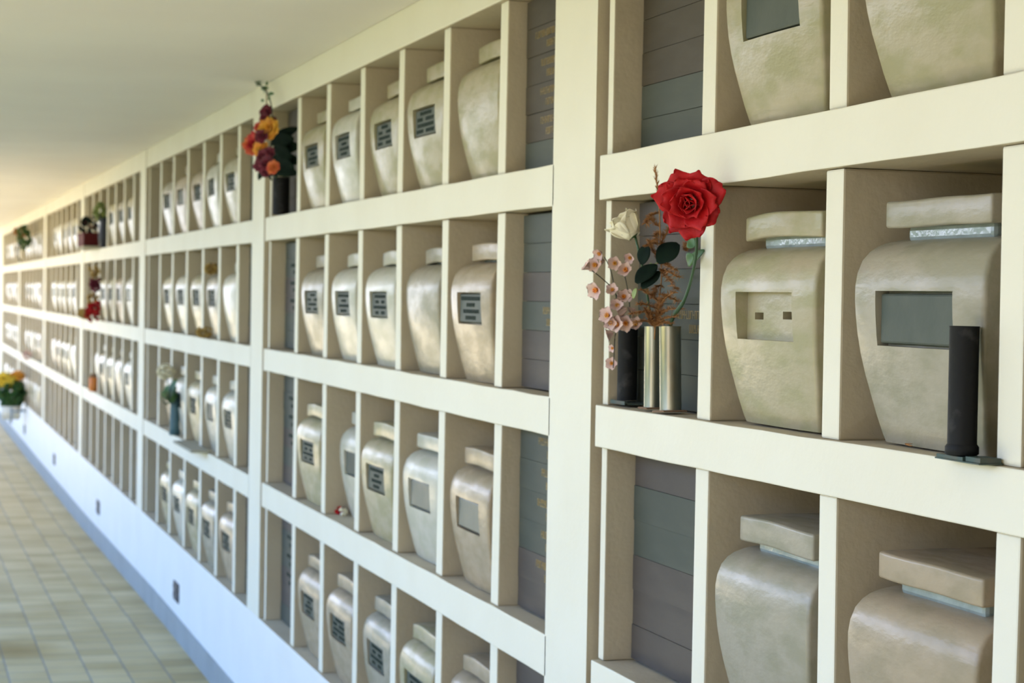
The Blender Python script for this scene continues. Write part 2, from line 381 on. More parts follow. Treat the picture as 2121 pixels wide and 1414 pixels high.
BODY = urn_body().mesh('urn_body', None); fix_normals(BODY)
def cut(me, boxes, name):
    o = bpy.data.objects.new('tmp', me); COL.objects.link(o); tmp = [o]
    for bx in boxes:
        cm = MB().box(*bx).mesh('c', None); fix_normals(cm); c = bpy.data.objects.new('tmpc', cm); COL.objects.link(c); tmp.append(c)
        m = o.modifiers.new('b', 'BOOLEAN'); m.object = c; m.operation = 'DIFFERENCE'; m.solver = 'EXACT'
    dg = bpy.context.evaluated_depsgraph_get(); dg.update()
    res = bpy.data.meshes.new_from_object(o.evaluated_get(dg)); res.name = name
    for t in tmp: bpy.data.objects.remove(t)
    return res
RY = .122
RECESS = cut(BODY, [(-.1, .034, -RY, RY, .158, .246)], 'urn_body_recess')
SLOTS = cut(BODY, [(-.1, .034, -RY, RY, .158, .246), (.0, .06, .050, .088, .195, .208), (.0, .06, -.086, -.034, .197, .211)], 'urn_body_slots')
def body_mesh(src, tone):
    key = src.name + '_' + tone
    if key in bpy.data.meshes: return bpy.data.meshes[key]
    me = src.copy(); me.name = key; me.materials.clear(); me.materials.append(M['urn_' + tone])
    me.shade_smooth()
    me.set_sharp_from_angle(angle=R(38))
    return me
def lid_mesh(tone, kind):
    key = 'lid_%s_%d' % (tone, kind)
    if key in bpy.data.meshes: return bpy.data.meshes[key]
    w, x0, x1, h = [(.162, .044, .275, .046), (.158, .042, .275, .048), (.164, .046, .275, .044)][kind]
    mb = MB(); nx, ny = 8, 12
    def dz(x, y): 
        q = y / w
        return (-.006, -.002, .001)[kind] * q * q + .001 * math.sin(q * 4 + kind) - .002 * max(0, (x0 + .05 - x) / .05) ** 2
    def surf(z, top):
        return lambda u, v: (x0 + (x1 - x0) * u, -w + 2 * w * v, z + dz(x0 + (x1 - x0) * u, -w + 2 * w * v))
    bm = bmesh.new(); V = {}
    for k, z in enumerate((0, h)):
        for i in range(nx + 1):
            for j in range(ny + 1):
                if k in (0, 1): V[k, i, j] = bm.verts.new(surf(z, k)(i / nx, j / ny))
    for i in range(nx):
        for j in range(ny):
            bm.faces.new((V[1, i, j], V[1, i + 1, j], V[1, i + 1, j + 1], V[1, i, j + 1]))
            bm.faces.new((V[0, i, j + 1], V[0, i + 1, j + 1], V[0, i + 1, j], V[0, i, j]))
    for i in range(nx):
        for j in (0, ny): bm.faces.new((V[0, i, j], V[0, i + 1, j], V[1, i + 1, j], V[1, i, j]))
    for j in range(ny):
        for i in (0, nx): bm.faces.new((V[0, i, j], V[0, i, j + 1], V[1, i, j + 1], V[1, i, j]))
    bmesh.ops.recalc_face_normals(bm, faces=bm.faces)
    ed = [e for e in bm.edges if len(e.link_faces) == 2 and e.calc_face_angle() > R(50)]
    bmesh.ops.bevel(bm, geom=ed, offset=.005, segments=3, affect='EDGES', profile=0.5)
    me = bpy.data.meshes.new(key); bm.to_mesh(me); bm.free(); me.materials.append(M['urn_' + tone]); me.shade_smooth(); me.set_sharp_from_angle(angle=R(40))
    return me
NECK = MB().box(.070, .255, -.132, .132, .326, .352).mesh('neck', M['neck'])
PLQ = MB().box(.0165, .034, -RY + .004, RY - .004, .162, .242).mesh('plaque', M['plaque'])
PLQL = MB().box(.0165, .034, -RY + .004, RY - .004, .162, .242).mesh('plaque_worn', M['plaque_light'])
SLOT_IN = MB().box(.056, .062, .045, .094, .190, .212).box(.056, .062, -.092, -.030, .194, .214).mesh('slot_lining', M['slot'])
TXT = []
for k in range(5):
    L4 = [[[(.22, .8)], [(.08, .38), (.5, .92)], [(.1, .9)], [(.05, .4), (.52, .95)]], [[(.3, .72)], [(.12, .4), (.6, .92)], [(.15, .85)], [(.1, .4), (.6, .92)]],
          [[(.1, .9)], [(.35, .65)], [(.2, .8)], [(.3, .7)]], [[(.15, .85)], [(.2, .42), (.58, .8)], [(.1, .9)], [(.2, .42), (.58, .8)]], [[(.05, .95)], [(.3, .7)], [(.15, .9)], [(.25, .75)]]][k]
    TXT.append(lettering(L4, -RY + .012, RY - .012, .167, .238, .0165, k, h=.62).mesh('inscription_%d' % k, M['letters']))

URNS = {  # one letter per niche, left to right; p lettered plaque, g plain plaque, w worn plaque, r empty recess, b plain, d set back, - nothing
    0: ['grp', 'rgb', 'bbb', ''],
    1: ['ppppb', 'pppbp', 'pdpww', 'ppppb'],
    2: ['pgppp', 'ppppb', 'bgpgp', 'ppppp'],
    3: ['bgppp', 'bpppw', 'bpwbg', '-----'],
    4: ['gbgpp', 'ggpgp', 'bgpgb', '-----'],
    5: ['bpgbp', 'pgpbg', 'bgbpg', 'gbpgb'],
    6: ['gpbpg', 'bgpbg', 'pgbgp', 'bgbgb']}
TONE = {(1, 0, 0): 'cream', (1, 1, 1): 'pale', (1, 1, 2): 'pale', (1, 1, 3): 'grey', (1, 2, 1): 'pale', (1, 2, 3): 'pale', (1, 2, 2): 'cream', (1, 2, 4): 'tan',
        (1, 3, 0): 'tan', (1, 3, 1): 'tan', (1, 3, 2): 'grey', (1, 3, 3): 'cream', (1, 3, 4): 'tan', (0, 0, 0): 'cream', (0, 0, 1): 'cream', (0, 1, 0): 'cream', (0, 1, 1): 'grey',
        (0, 2, 0): 'grey', (0, 2, 1): 'tan', (2, 1, 4): 'pale', (2, 2, 4): 'pale', (2, 2, 3): 'pale'}
ORD = ['first', 'second', 'third', 'fourth', 'fifth']
LOOK = {'p': 'lettered dark plaque', 'g': 'plain dark plaque', 'w': 'worn grey plaque', 'r': 'empty plaque recess', 'b': 'bare front', 'd': 'recessed dark plaque'}
SET_BACK = {(2, 2, 0), (3, 0, 0), (3, 0, 1), (3, 1, 0), (3, 2, 0)}     # pushed back behind a vase or candle
urn_protos = {}
def mid_niche(b, y):
    """middle of the urn niche of bay b nearest to y"""
    return min(((parts_y[b][i][1] + parts_y[b][i + 1][0]) / 2 for i in range(5)), key=lambda c: abs(c - y))
def make_urn(code, tone, lk, tx, lx=0, lz=.345):
    key = (code, tone, lk, tx, lx, lz)
    if key in urn_protos: return copy_tree(urn_protos[key])
    u = thing('urn', None, None)
    src = {'r': SLOTS, 'b': BODY}.get(code, RECESS)
    link('body', body_mesh(src, tone), u)
    nk = link('neck', NECK, u, (lx, 0, 0)); bevel(nk, .008, 2)
    link('lid', lid_mesh(tone, lk), u, (lx, 0, lz))
    if code in 'pgdw':
        pl = bevel(link('plaque', PLQ if code != 'w' else PLQL, u), .004, 2)
        if code == 'p': link('inscription', TXT[tx], pl)
    if code == 'r': link('slot', SLOT_IN, u)
    urn_protos[key] = u
    return u
for b in range(7):
    for r in range(4):
        for i, code in enumerate(URNS[b][r]):
            if code == '-': continue
            rnd = random.Random(b * 37 + r * 11 + i * 3)
            tone = TONE.get((b, r, i)) or rnd.choice(['cream', 'cream', 'tan', 'pale', 'grey'])
            lk = rnd.randrange(3); tx = rnd.randrange(5)
            if (b, r, i) in ((0, 1, 0), (0, 2, 0)): lk = 0
            if (b, r, i) == (0, 2, 0): lk = 1
            if (b, r, i) in ((0, 1, 1), (0, 2, 1)): lk = 2
            u = make_urn(code, tone, lk, tx, .018 if (b > 0 and r < 2) else 0, .350 if b == 0 else .338)
            far = parts_y[b][i + 1][0]; near = parts_y[b][i][1]
            yc = (far + near) / 2
            z = ROWS[r][0] + shear(b, yc) + (.004 if b == 0 else .0022)
            dx = rnd.uniform(-.004, .010); rz = rnd.uniform(-.02, .02); dy = rnd.uniform(-.006, .006)
            if b == 0: dx, rz, dy = (.0, .0, .0)
            if code == 'd': dx = .045
            if (b, r, i) in SET_BACK: dx = .020
            if (b, r, i) == (1, 2, 1): dy = -.01
            u.location = (dx, yc + dy, z); u.rotation_euler = (0, 0, rz)
            if b == 0:
                lab = {(0, 0): 'cream urn with plain dark green plaque, cropped at the top of the rightmost bay', (0, 1): 'cream urn cropped at the top, right of the one with green plaque',
                       (0, 2): 'urn cut by the right frame edge in the top row', (1, 0): 'beige urn with a two-slotted empty recess, just right of the red rose',
                       (1, 1): 'beige urn with plain green plaque behind the black tube', (1, 2): 'urn at the right frame edge in the second row',
                       (2, 0): 'bare grey beige urn below the slotted one', (2, 1): 'bare speckled brown urn below the black tube, bottom right',
                       (2, 2): 'sliver of bare urn at the bottom right corner'}[(r, i)]
            else:
                lab = 'urn with %s, %s urn from left, %s, %s' % (LOOK[code], ORD[i], NAMES_ROW[r], NAMES_BAY[b])
                if b > 3: lab = 'blurred beige urn, %s urn from left, %s, %s' % (ORD[i], NAMES_ROW[r], NAMES_BAY[b])
            tag(u, lab, 'urn', 'glazed urns in the wall niches')

# ------------------------------------------------------------------ memorial panels in the end niches
pm = {}
def plate_mesh(w, h, mk):
    key = 'plate_%s_%.3f_%.3f' % (mk, w, h)
    if key not in pm:
        pm[key] = MB().box(0, .012, -w / 2, w / 2, .0005, h - .0005).mesh('plate', M[mk])
    return pm[key]
for b in range(7):
    yp = POST[b]; ends = [('left', yp - .058 - .012, parts_y[b][0][0], .082), ('right', parts_y[b][5][1], (POST[b - 1] + .30) if b else .32, .060)]
    for r, (z0, z1) in enumerate(ROWS):
        for side, ya, yb, X in ends:
            if b == 0 and side == 'right': continue
            if b == 0 and r == 3: continue
            lo_, hi_ = (yb + .008, ya - .003) if side == 'left' else (yb + .002, ya - .018); w = hi_ - lo_; yc = (hi_ + lo_) / 2
            desc = {0: {0: 'brown lettered plate panel', 1: 'grey plate panel behind the flower tubes', 2: 'blank grey plate panel'}.get(r)}.get(b) if b == 0 else None
            if b == 0: lab = desc + (' in left end niche of the rightmost bay')
            else: lab = 'dark metal plate panel in %s end niche, %s, %s' % (side, NAMES_ROW[r], NAMES_BAY[b])
            t = thing('memorial_panel', lab, 'plaque panel', (X, yc, z0), 0, 'dark plate panels in the end niches')
            sh = shear(b, yc)
            rnd = random.Random(b * 91 + r * 7 + (side == 'left'))
            bev = link('backing', MB().box(.0135, .03, -w / 2, w / 2 + .010, .0045, z1 - z0 - .003).mesh('backing', M['joint']), t)
            n = 6; h = (z1 - z0 - .012) / n
            tones = {('l', 0, 0): 'ccccbb', ('l', 0, 1): 'aabbbb', ('l', 0, 2): 'abbaaa', ('r', 1, 0): 'cccccb', ('r', 1, 1): 'bbabaa', ('r', 1, 2): 'bbbbaa', ('r', 1, 3): 'aaaaaa'}.get((side[0], b, r))
            if (side, b, r) == ('left', 1, 0): tones = 'cccccc'
            for k in range(n):
                tn = tones[k] if tones else rnd.choice('abb')
                z = (n - 1 - k) * h + .005
                pl = link('plate', plate_mesh(round(w, 3), round(h, 3), 'plate_' + tn), t, (rnd.uniform(-.0012, .0008), 0, z + sh))
                gilt = None
                if b == 1 and side == 'right':
                    if r == 0 and 1 <= k <= 4: gilt = [[(.28 if k != 1 else .15, 1.0)], [(.4, 1.0)]]
                    if r == 1 and k == 3: gilt = [[(.42, 1)], [(.5, 1)]]
                    if r == 2 and k <= 4: gilt = [[(.45 if k % 2 else .36, 1)], [(.55, 1)]]
                if b == 0 and r == 0 and k == 0: gilt = [[(.3, .75)], [(.55, .95)]]
                if b == 0 and r == 0 and k == 1: gilt = [[(.08, .12), (.55, .9)], [(.5, .95)]]
                if b == 0 and r == 1 and k == 3: gilt = [[(.45, .9)], [(.6, .85)]]
                if gilt:
                    link('inscription', lettering(gilt, -w / 2 + .02, w / 2 - .02, .008, h - .008, 0, k + r * 9, h=.6, th=.0008).mesh('inscription', M['gold']), pl)
                elif b in (1, 2) and side == 'left' and r > 0 and k in (1, 2, 3):
                    link('inscription', lettering([[(.2, .8)], [(.3, .7)]], -w / 2 + .02, w / 2 - .02, .008, h - .008, 0, k + r * 9, h=.5, th=.0008).mesh('inscription', M['letters']), pl)

# ------------------------------------------------------------------ wall vents near the floor
for k, (px, py) in enumerate(((366, 1225), (204, 1050), (113, 951), (51, 889))):
    p = at(px, py, 0)
    t = thing('wall_vent', 'small dark vent in the white base wall, ' + ['nearest of the four', 'second from the camera', 'third from the camera', 'farthest of the four'][k], 'vent', p, 0, 'vents in the base wall')
    link('vent_frame', MB().box(-.006, .001, -.10, .10, -.052, .052).mesh('vent_frame', M['vent']), t)
    for j in (-1, 1): link('slat', MB().box(-.010, -.005, -.088, .088, j * .024 - .014, j * .024 + .010).mesh('slat', M['vent_slat']), t)

# ------------------------------------------------------------------ flowers: helpers
def petal(L, Wd, p0, p1, cup, lip, ruff, seed, nu=12, nv=9, notch=.0):
    """petal growing along +z from the origin in the x-z plane, opened outward (+x)"""
    rnd = random.Random(seed); ph = rnd.uniform(0, 6); path = []; r = 0; h = 0; N = nv
    for j in range(N + 1):
        t = j / N; path.append((r, h)); th = p0 + (p1 - p0) * t + lip * max(0, t - .65) ** 1.2 * 4
        r += L / N * math.sin(th); h += L / N * math.cos(th)
    def fn(u, v):
        vq = math.sin(v * math.pi / 2) * N; j = min(N - 1, int(vq)); fq = vq - j
        pr = path[j][0] * (1 - fq) + path[j + 1][0] * fq; ph_ = path[j][1] * (1 - fq) + path[j + 1][1] * fq; s = 2 * u - 1
        vv = math.sin(v * math.pi / 2); w = Wd * (.25 + .75 * math.sin(math.pi / 2 * min(1, vv * 1.5))) * (1 - .38 * max(0, (vv - .6) / .4) ** 3)
        ang = s * cup
        y = w * math.sin(ang) / max(cup, .01); inn = w * (1 - math.cos(ang)) / max(cup, .01)
        rf = ruff * v ** 3 * math.sin(s * 4.6 + ph) * Wd
        tip = (v ** 5) * L * (.045 * math.sin(s * 7 + ph * 2) - notch * math.exp(-(s / .22) ** 2) - .20 * abs(s) ** 3)
        return (pr - inn + rf * .5 + tip * math.sin(p1), y, ph_ + rf + tip * math.cos(p1))
    return MB().grid(fn, nu, nv)
def rz(a): return Matrix.Rotation(a, 4, 'Z')
def rose(rad, layers, seed=1):
    """bloom around +z, base at the origin; layers = (count, length, width, open0, open1, cup, lip, ring radius, z)"""
    mb = MB(); rnd = random.Random(seed); a0 = 0
    for k, (n, L, w, o0, o1, cup, lip, rr, zz) in enumerate(layers):
        a0 += .7
        for i in range(n):
            a = a0 + 2 * math.pi * i / n + rnd.uniform(-.15, .15)
            p = petal(L * rad * rnd.uniform(.9, 1.1), w * rad, o0 + rnd.uniform(-.08, .08), o1 + rnd.uniform(-.12, .12), cup, lip, .06 + .035 * k, seed * 50 + k * 9 + i, notch=.02 * k)
            mb.add(p, rz(a) @ Matrix.Translation((rr * rad, 0, zz * rad)))
    return mb
def aim(v, dirv, up=None):
    q = Vector((0, 0, 1)).rotation_difference(Vector(dirv).normalized()); return Matrix.Translation(v) @ q.to_matrix().to_4x4()
def solid(o, t=.0012):
    m = o.modifiers.new('thickness', 'SOLIDIFY'); m.thickness = t; m.offset = 0; return o
def leaf(L, w, bend=.3, fold=.15, n=10):
    def fn(u, v):
        s = 2 * u - 1; ww = w * math.sin(math.pi * min(1, v * .93 + .03)) ** .75
        return (L * v * math.cos(bend * v), s * ww, L * v * math.sin(-bend * v) + fold * abs(s) * ww)
    return MB().grid(fn, 6, n)
def place_leaf(name, parent, base, tip, w, m, roll=0, bend=.3, normal=None):
    base = Vector(base); d = Vector(tip) - base; L = d.length; x = d.normalized()
    n = Vector(normal or (-.85, -.5, .1)); y = n.cross(x).normalized(); z = x.cross(y)
    mt = Matrix((( x.x, y.x, z.x, base.x), (x.y, y.y, z.y, base.y), (x.z, y.z, z.z, base.z), (0, 0, 0, 1))) @ Matrix.Rotation(roll, 4, 'X')
    mb = MB().add(leaf(L, w, bend), mt)
    return solid(link(name, mb.mesh(name, m, True), parent), .0008)
def smooth_pts(pts, n=6):
    pts = [Vector(p) for p in pts]; out = []
    for k in range(len(pts) - 1):
        p0 = pts[max(k - 1, 0)]; p1 = pts[k]; p2 = pts[k + 1]; p3 = pts[min(k + 2, len(pts) - 1)]
        for i in range(n):
            t = i / n; out.append(.5 * ((2 * p1) + (-p0 + p2) * t + (2 * p0 - 5 * p1 + 4 * p2 - p3) * t * t + (-p0 + 3 * p1 - 3 * p2 + p3) * t ** 3))
    out.append(pts[-1]); return out
def stem(name, parent, pts, r, m, n=7):
    pts = smooth_pts(pts); return link(name, MB().tube(pts, r, n).mesh(name, m, True), parent)
def tube_vase(name, label, x, y, z, rad, h, m, group=None, tilt=(0, 0), base=None):
    t = thing(name, label, 'flower tube', (x, y, z), 0, group); t.rotation_euler = (tilt[0], tilt[1], 0)
    pr = [(0, .004), (rad, .004), (rad, h - .002), (rad + .001, h), (rad - .0012, h), (rad - .0015, h - .002), (rad - .0015, .012), (0, .012)]
    link('tube_body', MB().lathe([(max(r_, .0001), z_) for r_, z_ in pr], 40).mesh('tube_body', m, True), t).data.set_sharp_from_angle(angle=R(35))
    if base:
        bevel(link('base_plate', MB().box(-rad * 1.25, rad * 1.1, -rad * 1.35, rad * 1.5, 0.0, .004).mesh('base_plate', base), t), .001, 1)
    return t

# ------------------------------------------------------------------ near flower group in the left end niche, second row
FLZ = 1.4865
t_tin2 = tube_vase('flower_tube', 'wider leaning tin flower tube beside the first white partition', .030, 3.802, FLZ, .0225, .177, M['tin'], 'grave flower tubes', (R(-4.0), 0), M['rust'])
t_tin1 = tube_vase('flower_tube', 'slim upright tin flower tube between the black tube and leaning one', .034, 3.915, FLZ, .0185, .175, M['tin'], 'grave flower tubes', (R(-1.5), 0), M['rust'])
t_blk = tube_vase('flower_tube', 'black flower tube holding the pink blossom twigs', .050, 4.113, FLZ + .004, .022, .168, M['black'], 'grave flower tubes')
link('bracket', MB().box(-.026, .03, -.06, .035, -.004, 0).box(-.028, -.022, -.06, .03, -.004, .004).mesh('bracket', M['copper']), t_blk)
# black tube in front of the plaque urn
t_b2 = tube_vase('flower_tube', 'dark speckled empty tube in front of green plaque urn', -.013, 2.558, 1.4910 + .009, .0215, .188, M['black'], 'grave flower tubes')
t_b2.scale = (1, 1, 1)
link('collar', MB().lathe([(.0217, 0), (.0245, .002), (.0245, .012), (.0217, .016)], 32).mesh('collar', M['black'], True), t_b2)
link('bracket', MB().box(-.016, .024, -.075, .05, -.0085, -.0065).box(-.016, .024, -.03, .045, -.006, -.001).box(-.014, .020, -.075, -.035, -.006, .001).mesh('bracket', M['copper']), t_b2)

def rose_layers():
    return [(2, .34, .17, -.25, -.12, 1.6, 0, .03, .12), (3, .44, .26, -.12, .05, 1.35, .3, .07, .10), (3, .54, .38, .05, .40, 1.15, .5, .12, .07),
            (4, .64, .46, .30, .85, .95, .6, .15, .04), (6, .76, .46, .65, 1.25, .8, .5, .17, .02), (7, .92, .48, 1.0, 1.55, .6, .25, .17, -.02)]
# red rose
rc = at(1428, 420, -.075)
to_cam = (CAM - rc).normalized()
face = (to_cam + Vector((-.15, .18, -.10))).normalized()
rr = thing('artificial_rose', 'large open red rose on a green stem in the tin tube', 'flower', t_tin2.location)
o0 = rr.location
def loc(p): return Vector(p) - o0
bl = MB().add(rose(.066, rose_layers(), 3), aim(loc(rc) - face * .018, face))
solid(link('bloom', bl.mesh('bloom', M['red'], True), rr), .0012)
st_top = loc(rc) - face * .03
stem('stem', rr, [st_top, loc(at(1443, 500, -.03)), loc(at(1436, 560, -.02)), loc(at(1418, 620, -.005)), (-.002, .010, .172), (0, .004, .03)], [.0032] * 19 + [.0044] * 12, M['stem'])
for (x0, y0), (x1, y1), w, X in (((1437, 530), (1415, 545), .014, -.02), ((1440, 510), (1420, 492), .013, -.01), ((1425, 550), (1440, 520), .010, .0)):
    place_leaf('leaf', rr, loc(at(x0, y0, X)), loc(at(x1, y1, X - .01)), w, M['leaf2'])
# cream rose
wc = at_y(1298, 468, 3.90)
wr = thing('artificial_rose', 'small half-open cream white rose left of the red one', 'flower', t_tin1.location)
o0 = wr.location
wl = [(3, .62, .34, -.30, -.10, 1.4, 0, .06, .1), (3, .74, .52, -.12, .12, 1.25, .35, .12, .08), (4, .80, .62, .05, .32, 1.15, .7, .18, .04), (5, .80, .66, .25, .55, 1.0, 1.0, .22, 0)]
wdir = Vector((-.42, .30, .62)).normalized()
wb = MB().add(rose(.064, wl, 8), aim(loc(wc) - wdir * .028, wdir))
solid(link('bloom', wb.mesh('bloom', M['cream'], True), wr), .0010)
cb = loc(wc) - wdir * .030
cal = MB()
for i in range(5):
    cal.add(petal(.036, .010, 1.1, .25, .5, 0, 0, i, 4, 6), aim(cb, wdir) @ rz(i * 1.2566 + .4))
solid(link('calyx', cal.mesh('calyx', M['leaf2'], True), wr), .0008)
stem('stem', wr, [cb, loc(at_y(1322, 515, 3.872)), loc(at_y(1330, 550, 3.878)), loc(at_y(1338, 590, 3.884)), loc(at_y(1345, 640, 3.899)), (0, .004, .172), (0, 0, .03)], .0026, M['stem'])
for (x0, y0), (x1, y1), w, X in (((1363, 545), (1402, 500), .026, -.055), ((1329, 548), (1338, 505), .017, -.03), ((1360, 548), (1316, 580), .020, -.05), ((1366, 562), (1328, 592), .017, -.058)):
    place_leaf('leaf', wr, loc(at_y(x0, y0, 3.88 + X)), loc(at_y(x1, y1, 3.87 + X)), w, M['leaf'], bend=.15)
stem('leaf_stalk', wr, [loc(at_y(1346, 545, 3.878)), loc(at_y(1356, 547, 3.869)), loc(at_y(1366, 540, 3.860))], .0012, M['leafy'])
place_leaf('leaf', wr, loc(at_y(1312, 618, 3.878)), loc(at_y(1314, 596, 3.872)), .006, M['leafy'])
# dried conifer sprig
ds = thing('dried_sprig', 'brown dried conifer sprig between the two roses', 'dried flowers', t_tin1.location)
o0 = ds.location
main = smooth_pts([Vector((0, 0, .12)), loc(at_y(1360, 645, 3.876)), loc(at_y(1370, 580, 3.860)), loc(at_y(1368, 520, 3.855)), loc(at(1366, 440, -.012)), loc(at(1362, 395, -.030)), loc(at(1357, 348, -.030))], 10)
sm = MB(); sm.tube(main, .0014, 5)
rnd = random.Random(5)
def needles(mb, pts, dens, ln, spread=1.0):
    for k in range(len(pts) - 1):
        a, b2 = pts[k], pts[k + 1]; d = (b2 - a)
        for q in range(dens):
            p = a + d * rnd.random(); side = Vector((rnd.uniform(-1, 1), rnd.uniform(-1, 1), rnd.uniform(-.2, .4))).normalized()
            tip = p + (d.normalized() * .8 + side * spread).normalized() * ln * rnd.uniform(.6, 1.1)
            mb.tube([p, (p + tip) / 2 + Vector((0, 0, .0006)), tip], [.0006, .0006, .0002], 3, False)
needles(sm, main[42:], 5, .012, .45)
link('twig', sm.mesh('twig', M['dry']), ds)
def branch(p0, p1, nl, dens=4):
    a, b2 = loc(p0), loc(p1); mid = (a + b2) / 2 + Vector((-.004, 0, .004)); pts = smooth_pts([a, mid, b2], 5)
    mb = MB().tube(pts, .001, 4); needles(mb, pts, dens, nl)
    link('branch', mb.mesh('branch', M['dry']), ds)
for (a, b2) in (((1366, 440), (1338, 462)), ((1366, 470), (1348, 455)), ((1368, 505), (1340, 510)), ((1368, 520), (1385, 475)), ((1370, 560), (1402, 600)), ((1370, 560), (1408, 575)),
                ((1366, 540), (1345, 500)), ((1370, 590), (1352, 615)), ((1368, 610), (1405, 625)), ((1366, 625), (1330, 600)), ((1362, 640), (1325, 630)), ((1362, 650), (1310, 650)),
                ((1364, 640), (1395, 605)), ((1364, 650), (1412, 640)), ((1358, 670), (1318, 668)), ((1358, 672), (1338, 640)), ((1360, 672), (1402, 655)), ((1360, 675), (1390, 670)), ((1362, 670), (1370, 620)),
                ((1356, 678), (1345, 655)), ((1420, 520), (1432, 505)), ((1372, 545), (1398, 560)), ((1368, 480), (1358, 500)), ((1356, 676), (1375, 645))):
    branch(at_y(*a, 3.862), at_y(*b2, (3.76 if b2[0] > 1385 else 3.855) - .03 * rnd.random()), .0125, 15)
# pink blossom twigs
pb = thing('blossom_branch', 'pale pink artificial blossom twigs in the black tube', 'flower', t_blk.location)
o0 = pb.location
for pts in ([(1296, 690, .052), (1288, 640, .02), (1270, 600, .0), (1245, 575, -.02), (1226, 560, -.03)], [(1296, 690, .052), (1284, 655, .03), (1275, 610, .02), (1265, 560, .0), (1252, 532, -.01)],
            [(1300, 690, .052), (1305, 650, .03), (1300, 600, .02), (1290, 560, .01), (1276, 545, .0)], [(1298, 690, .052), (1286, 672, .02), (1275, 690, .01), (1272, 730, .0), (1270, 762, .0)]):
    stem('twig', pb, [loc(at_y(p[0], p[1], 4.04 + p[2] * 1.4)) for p in pts], .0011, M['twig'], 5)
def blossom_meshes():
    mb = MB()
    for i in range(5): mb.add(petal(.0165, .0085, .55, 1.25, .6, 0, .06, i, 5, 5), rz(i * 1.2566))
    return mb
BLM = blossom_meshes(); bme = BLM.mesh('blossom', M['pink'], True)
core = MB()
for i in range(7):
    a = i * .9; core.tube([(0, 0, 0), (.003 * math.cos(a), .003 * math.sin(a), .009)], [.0006, .0009], 4)
cme = core.mesh('blossom_core', M['orange'])
first = None
for (px, py, X, s) in ((1246, 522, -.02, .9), (1238, 548, -.02, 1.1), (1222, 556, -.03, .9), (1276, 544, -.01, 1.0), (1300, 562, -.01, 1.1), (1308, 532, .0, .8), (1240, 598, -.02, 1.25), (1270, 602, -.005, .9), (1292, 618, .0, 1.0),
                     (1264, 655, -.01, 1.2), (1298, 640, -.01, 1.1), (1308, 612, .01, .9), (1282, 672, -.015, 1.2), (1300, 668, -.01, 1.2), (1318, 674, .0, 1.0), (1268, 668, -.01, 1.0), (1270, 690, .0, 1.0), (1272, 720, .01, .6), (1270, 752, .01, .9), (1252, 540, -.015, .7), (1316, 640, .01, .9), (1280, 636, .0, 1.0)):
    bo = link('blossom', bme, pb, loc(at_y(px, py, 4.04 + X * 1.4))); d = Vector((rnd.uniform(-1, -.2), rnd.uniform(-1, .3), rnd.uniform(-.3, .7)))
    bo.rotation_euler = d.to_track_quat('Z', 'Y').to_euler(); bo.scale = (s * 1.35,) * 3
    link('stamen', cme, bo)
fc = thing('fallen_petal', 'curled orange dried petal on the shelf below the green plaque urn', 'petal', at(1878, 926, .02) + Vector((0, 0, .004)))
mb = MB().add(petal(.014, .007, 1.2, 1.9, .9, 0, .1, 4), Matrix.Rotation(.6, 4, 'Z')).tube([(0, 0, 0), (-.006, -.012, .001), (-.004, -.024, 0)], .0008, 5)
fcm = link('dried_petal', mb.mesh('dried_petal', M['dry'], True), fc); solid(fcm, .0006)

# ------------------------------------------------------------------ bouquet hanging at the second post
bq = thing('wall_bouquet', 'mixed red, yellow and wine artificial bouquet at the second post', 'flower', (-.02, 8.20, 2.04))
o0 = bq.location
def bloomat(px, py, X, s, m, layers=None, d=None, seed=1):
    dd = Vector(d or (-.6, -.7, .2)).normalized()
    mb = MB().add(rose(s, layers or rose_layers()[1:6], seed), aim(loc(at(px, py, X)), dd))
    return solid(link('bloom', mb.mesh('bloom', M[m], True), bq), .001)
for i, (px, py, X, s, m) in enumerate(((558, 268, -.06, .052, 'amber'), (526, 300, -.10, .050, 'coral'), (541, 310, -.09, .036, 'orange'), (553, 232, -.05, .030, 'wine'), (549, 246, -.06, .026, 'wine'), (563, 255, -.03, .03, 'wine'), (536, 264, -.08, .022, 'coral'), (543, 282, -.09, .032, 'wine'),
                          (547, 325, -.10, .034, 'wine'), (554, 340, -.10, .036, 'wine'), (540, 343, -.10, .030, 'wine'), (567, 348, -.09, .030, 'coral'), (553, 355, -.09, .028, 'wine'), (558, 318, -.08, .030, 'wine'))):
    bloomat(px, py, X, s, m, seed=i + 2)
for i, (a, b2, w) in enumerate((((560, 300), (598, 262), .035), ((565, 310), (604, 300), .04), ((562, 330), (606, 330), .04), ((560, 345), (600, 356), .035), ((550, 350), (528, 370), .022), ((556, 350), (556, 378), .02), ((566, 290), (590, 285), .04), ((568, 320), (590, 345), .04), ((545, 352), (574, 374), .02), ((570, 300), (585, 320), .04))):
    place_leaf('leaf', bq, loc(at_y(a[0], a[1], 8.12)), loc(at_y(b2[0], b2[1], 7.98 if b2[0] > 575 else 8.15)), w * .8, M['leaf'])
stem('sprig', bq, [loc(at(560, 330, -.05)), loc(at(564, 250, -.05)), loc(at(560, 210, -.05)), loc(at(548, 185, -.05)), loc(at(529, 170, -.06))], .0028, M['twig'])
for p in ((529, 169), (531, 176), (541, 184), (555, 174), (547, 192), (556, 196), (546, 210), (560, 205)):
    place_leaf('leaf', bq, loc(at(p[0], p[1], -.05)), loc(at(p[0] + rnd.uniform(-6, 6), p[1] - 4, -.06)), .008, M['leaf2'])
tb = tube_vase('flower_tube', 'black tube holding the wall bouquet in a top left niche', .03, 8.19, 2.04, .035, .16, M['black'], 'grave flower tubes')
stem('stem', bq, [(.05, -.01, .03), (.04, 0, .14), loc(at(556, 345, -.05))], .006, M['stem'])

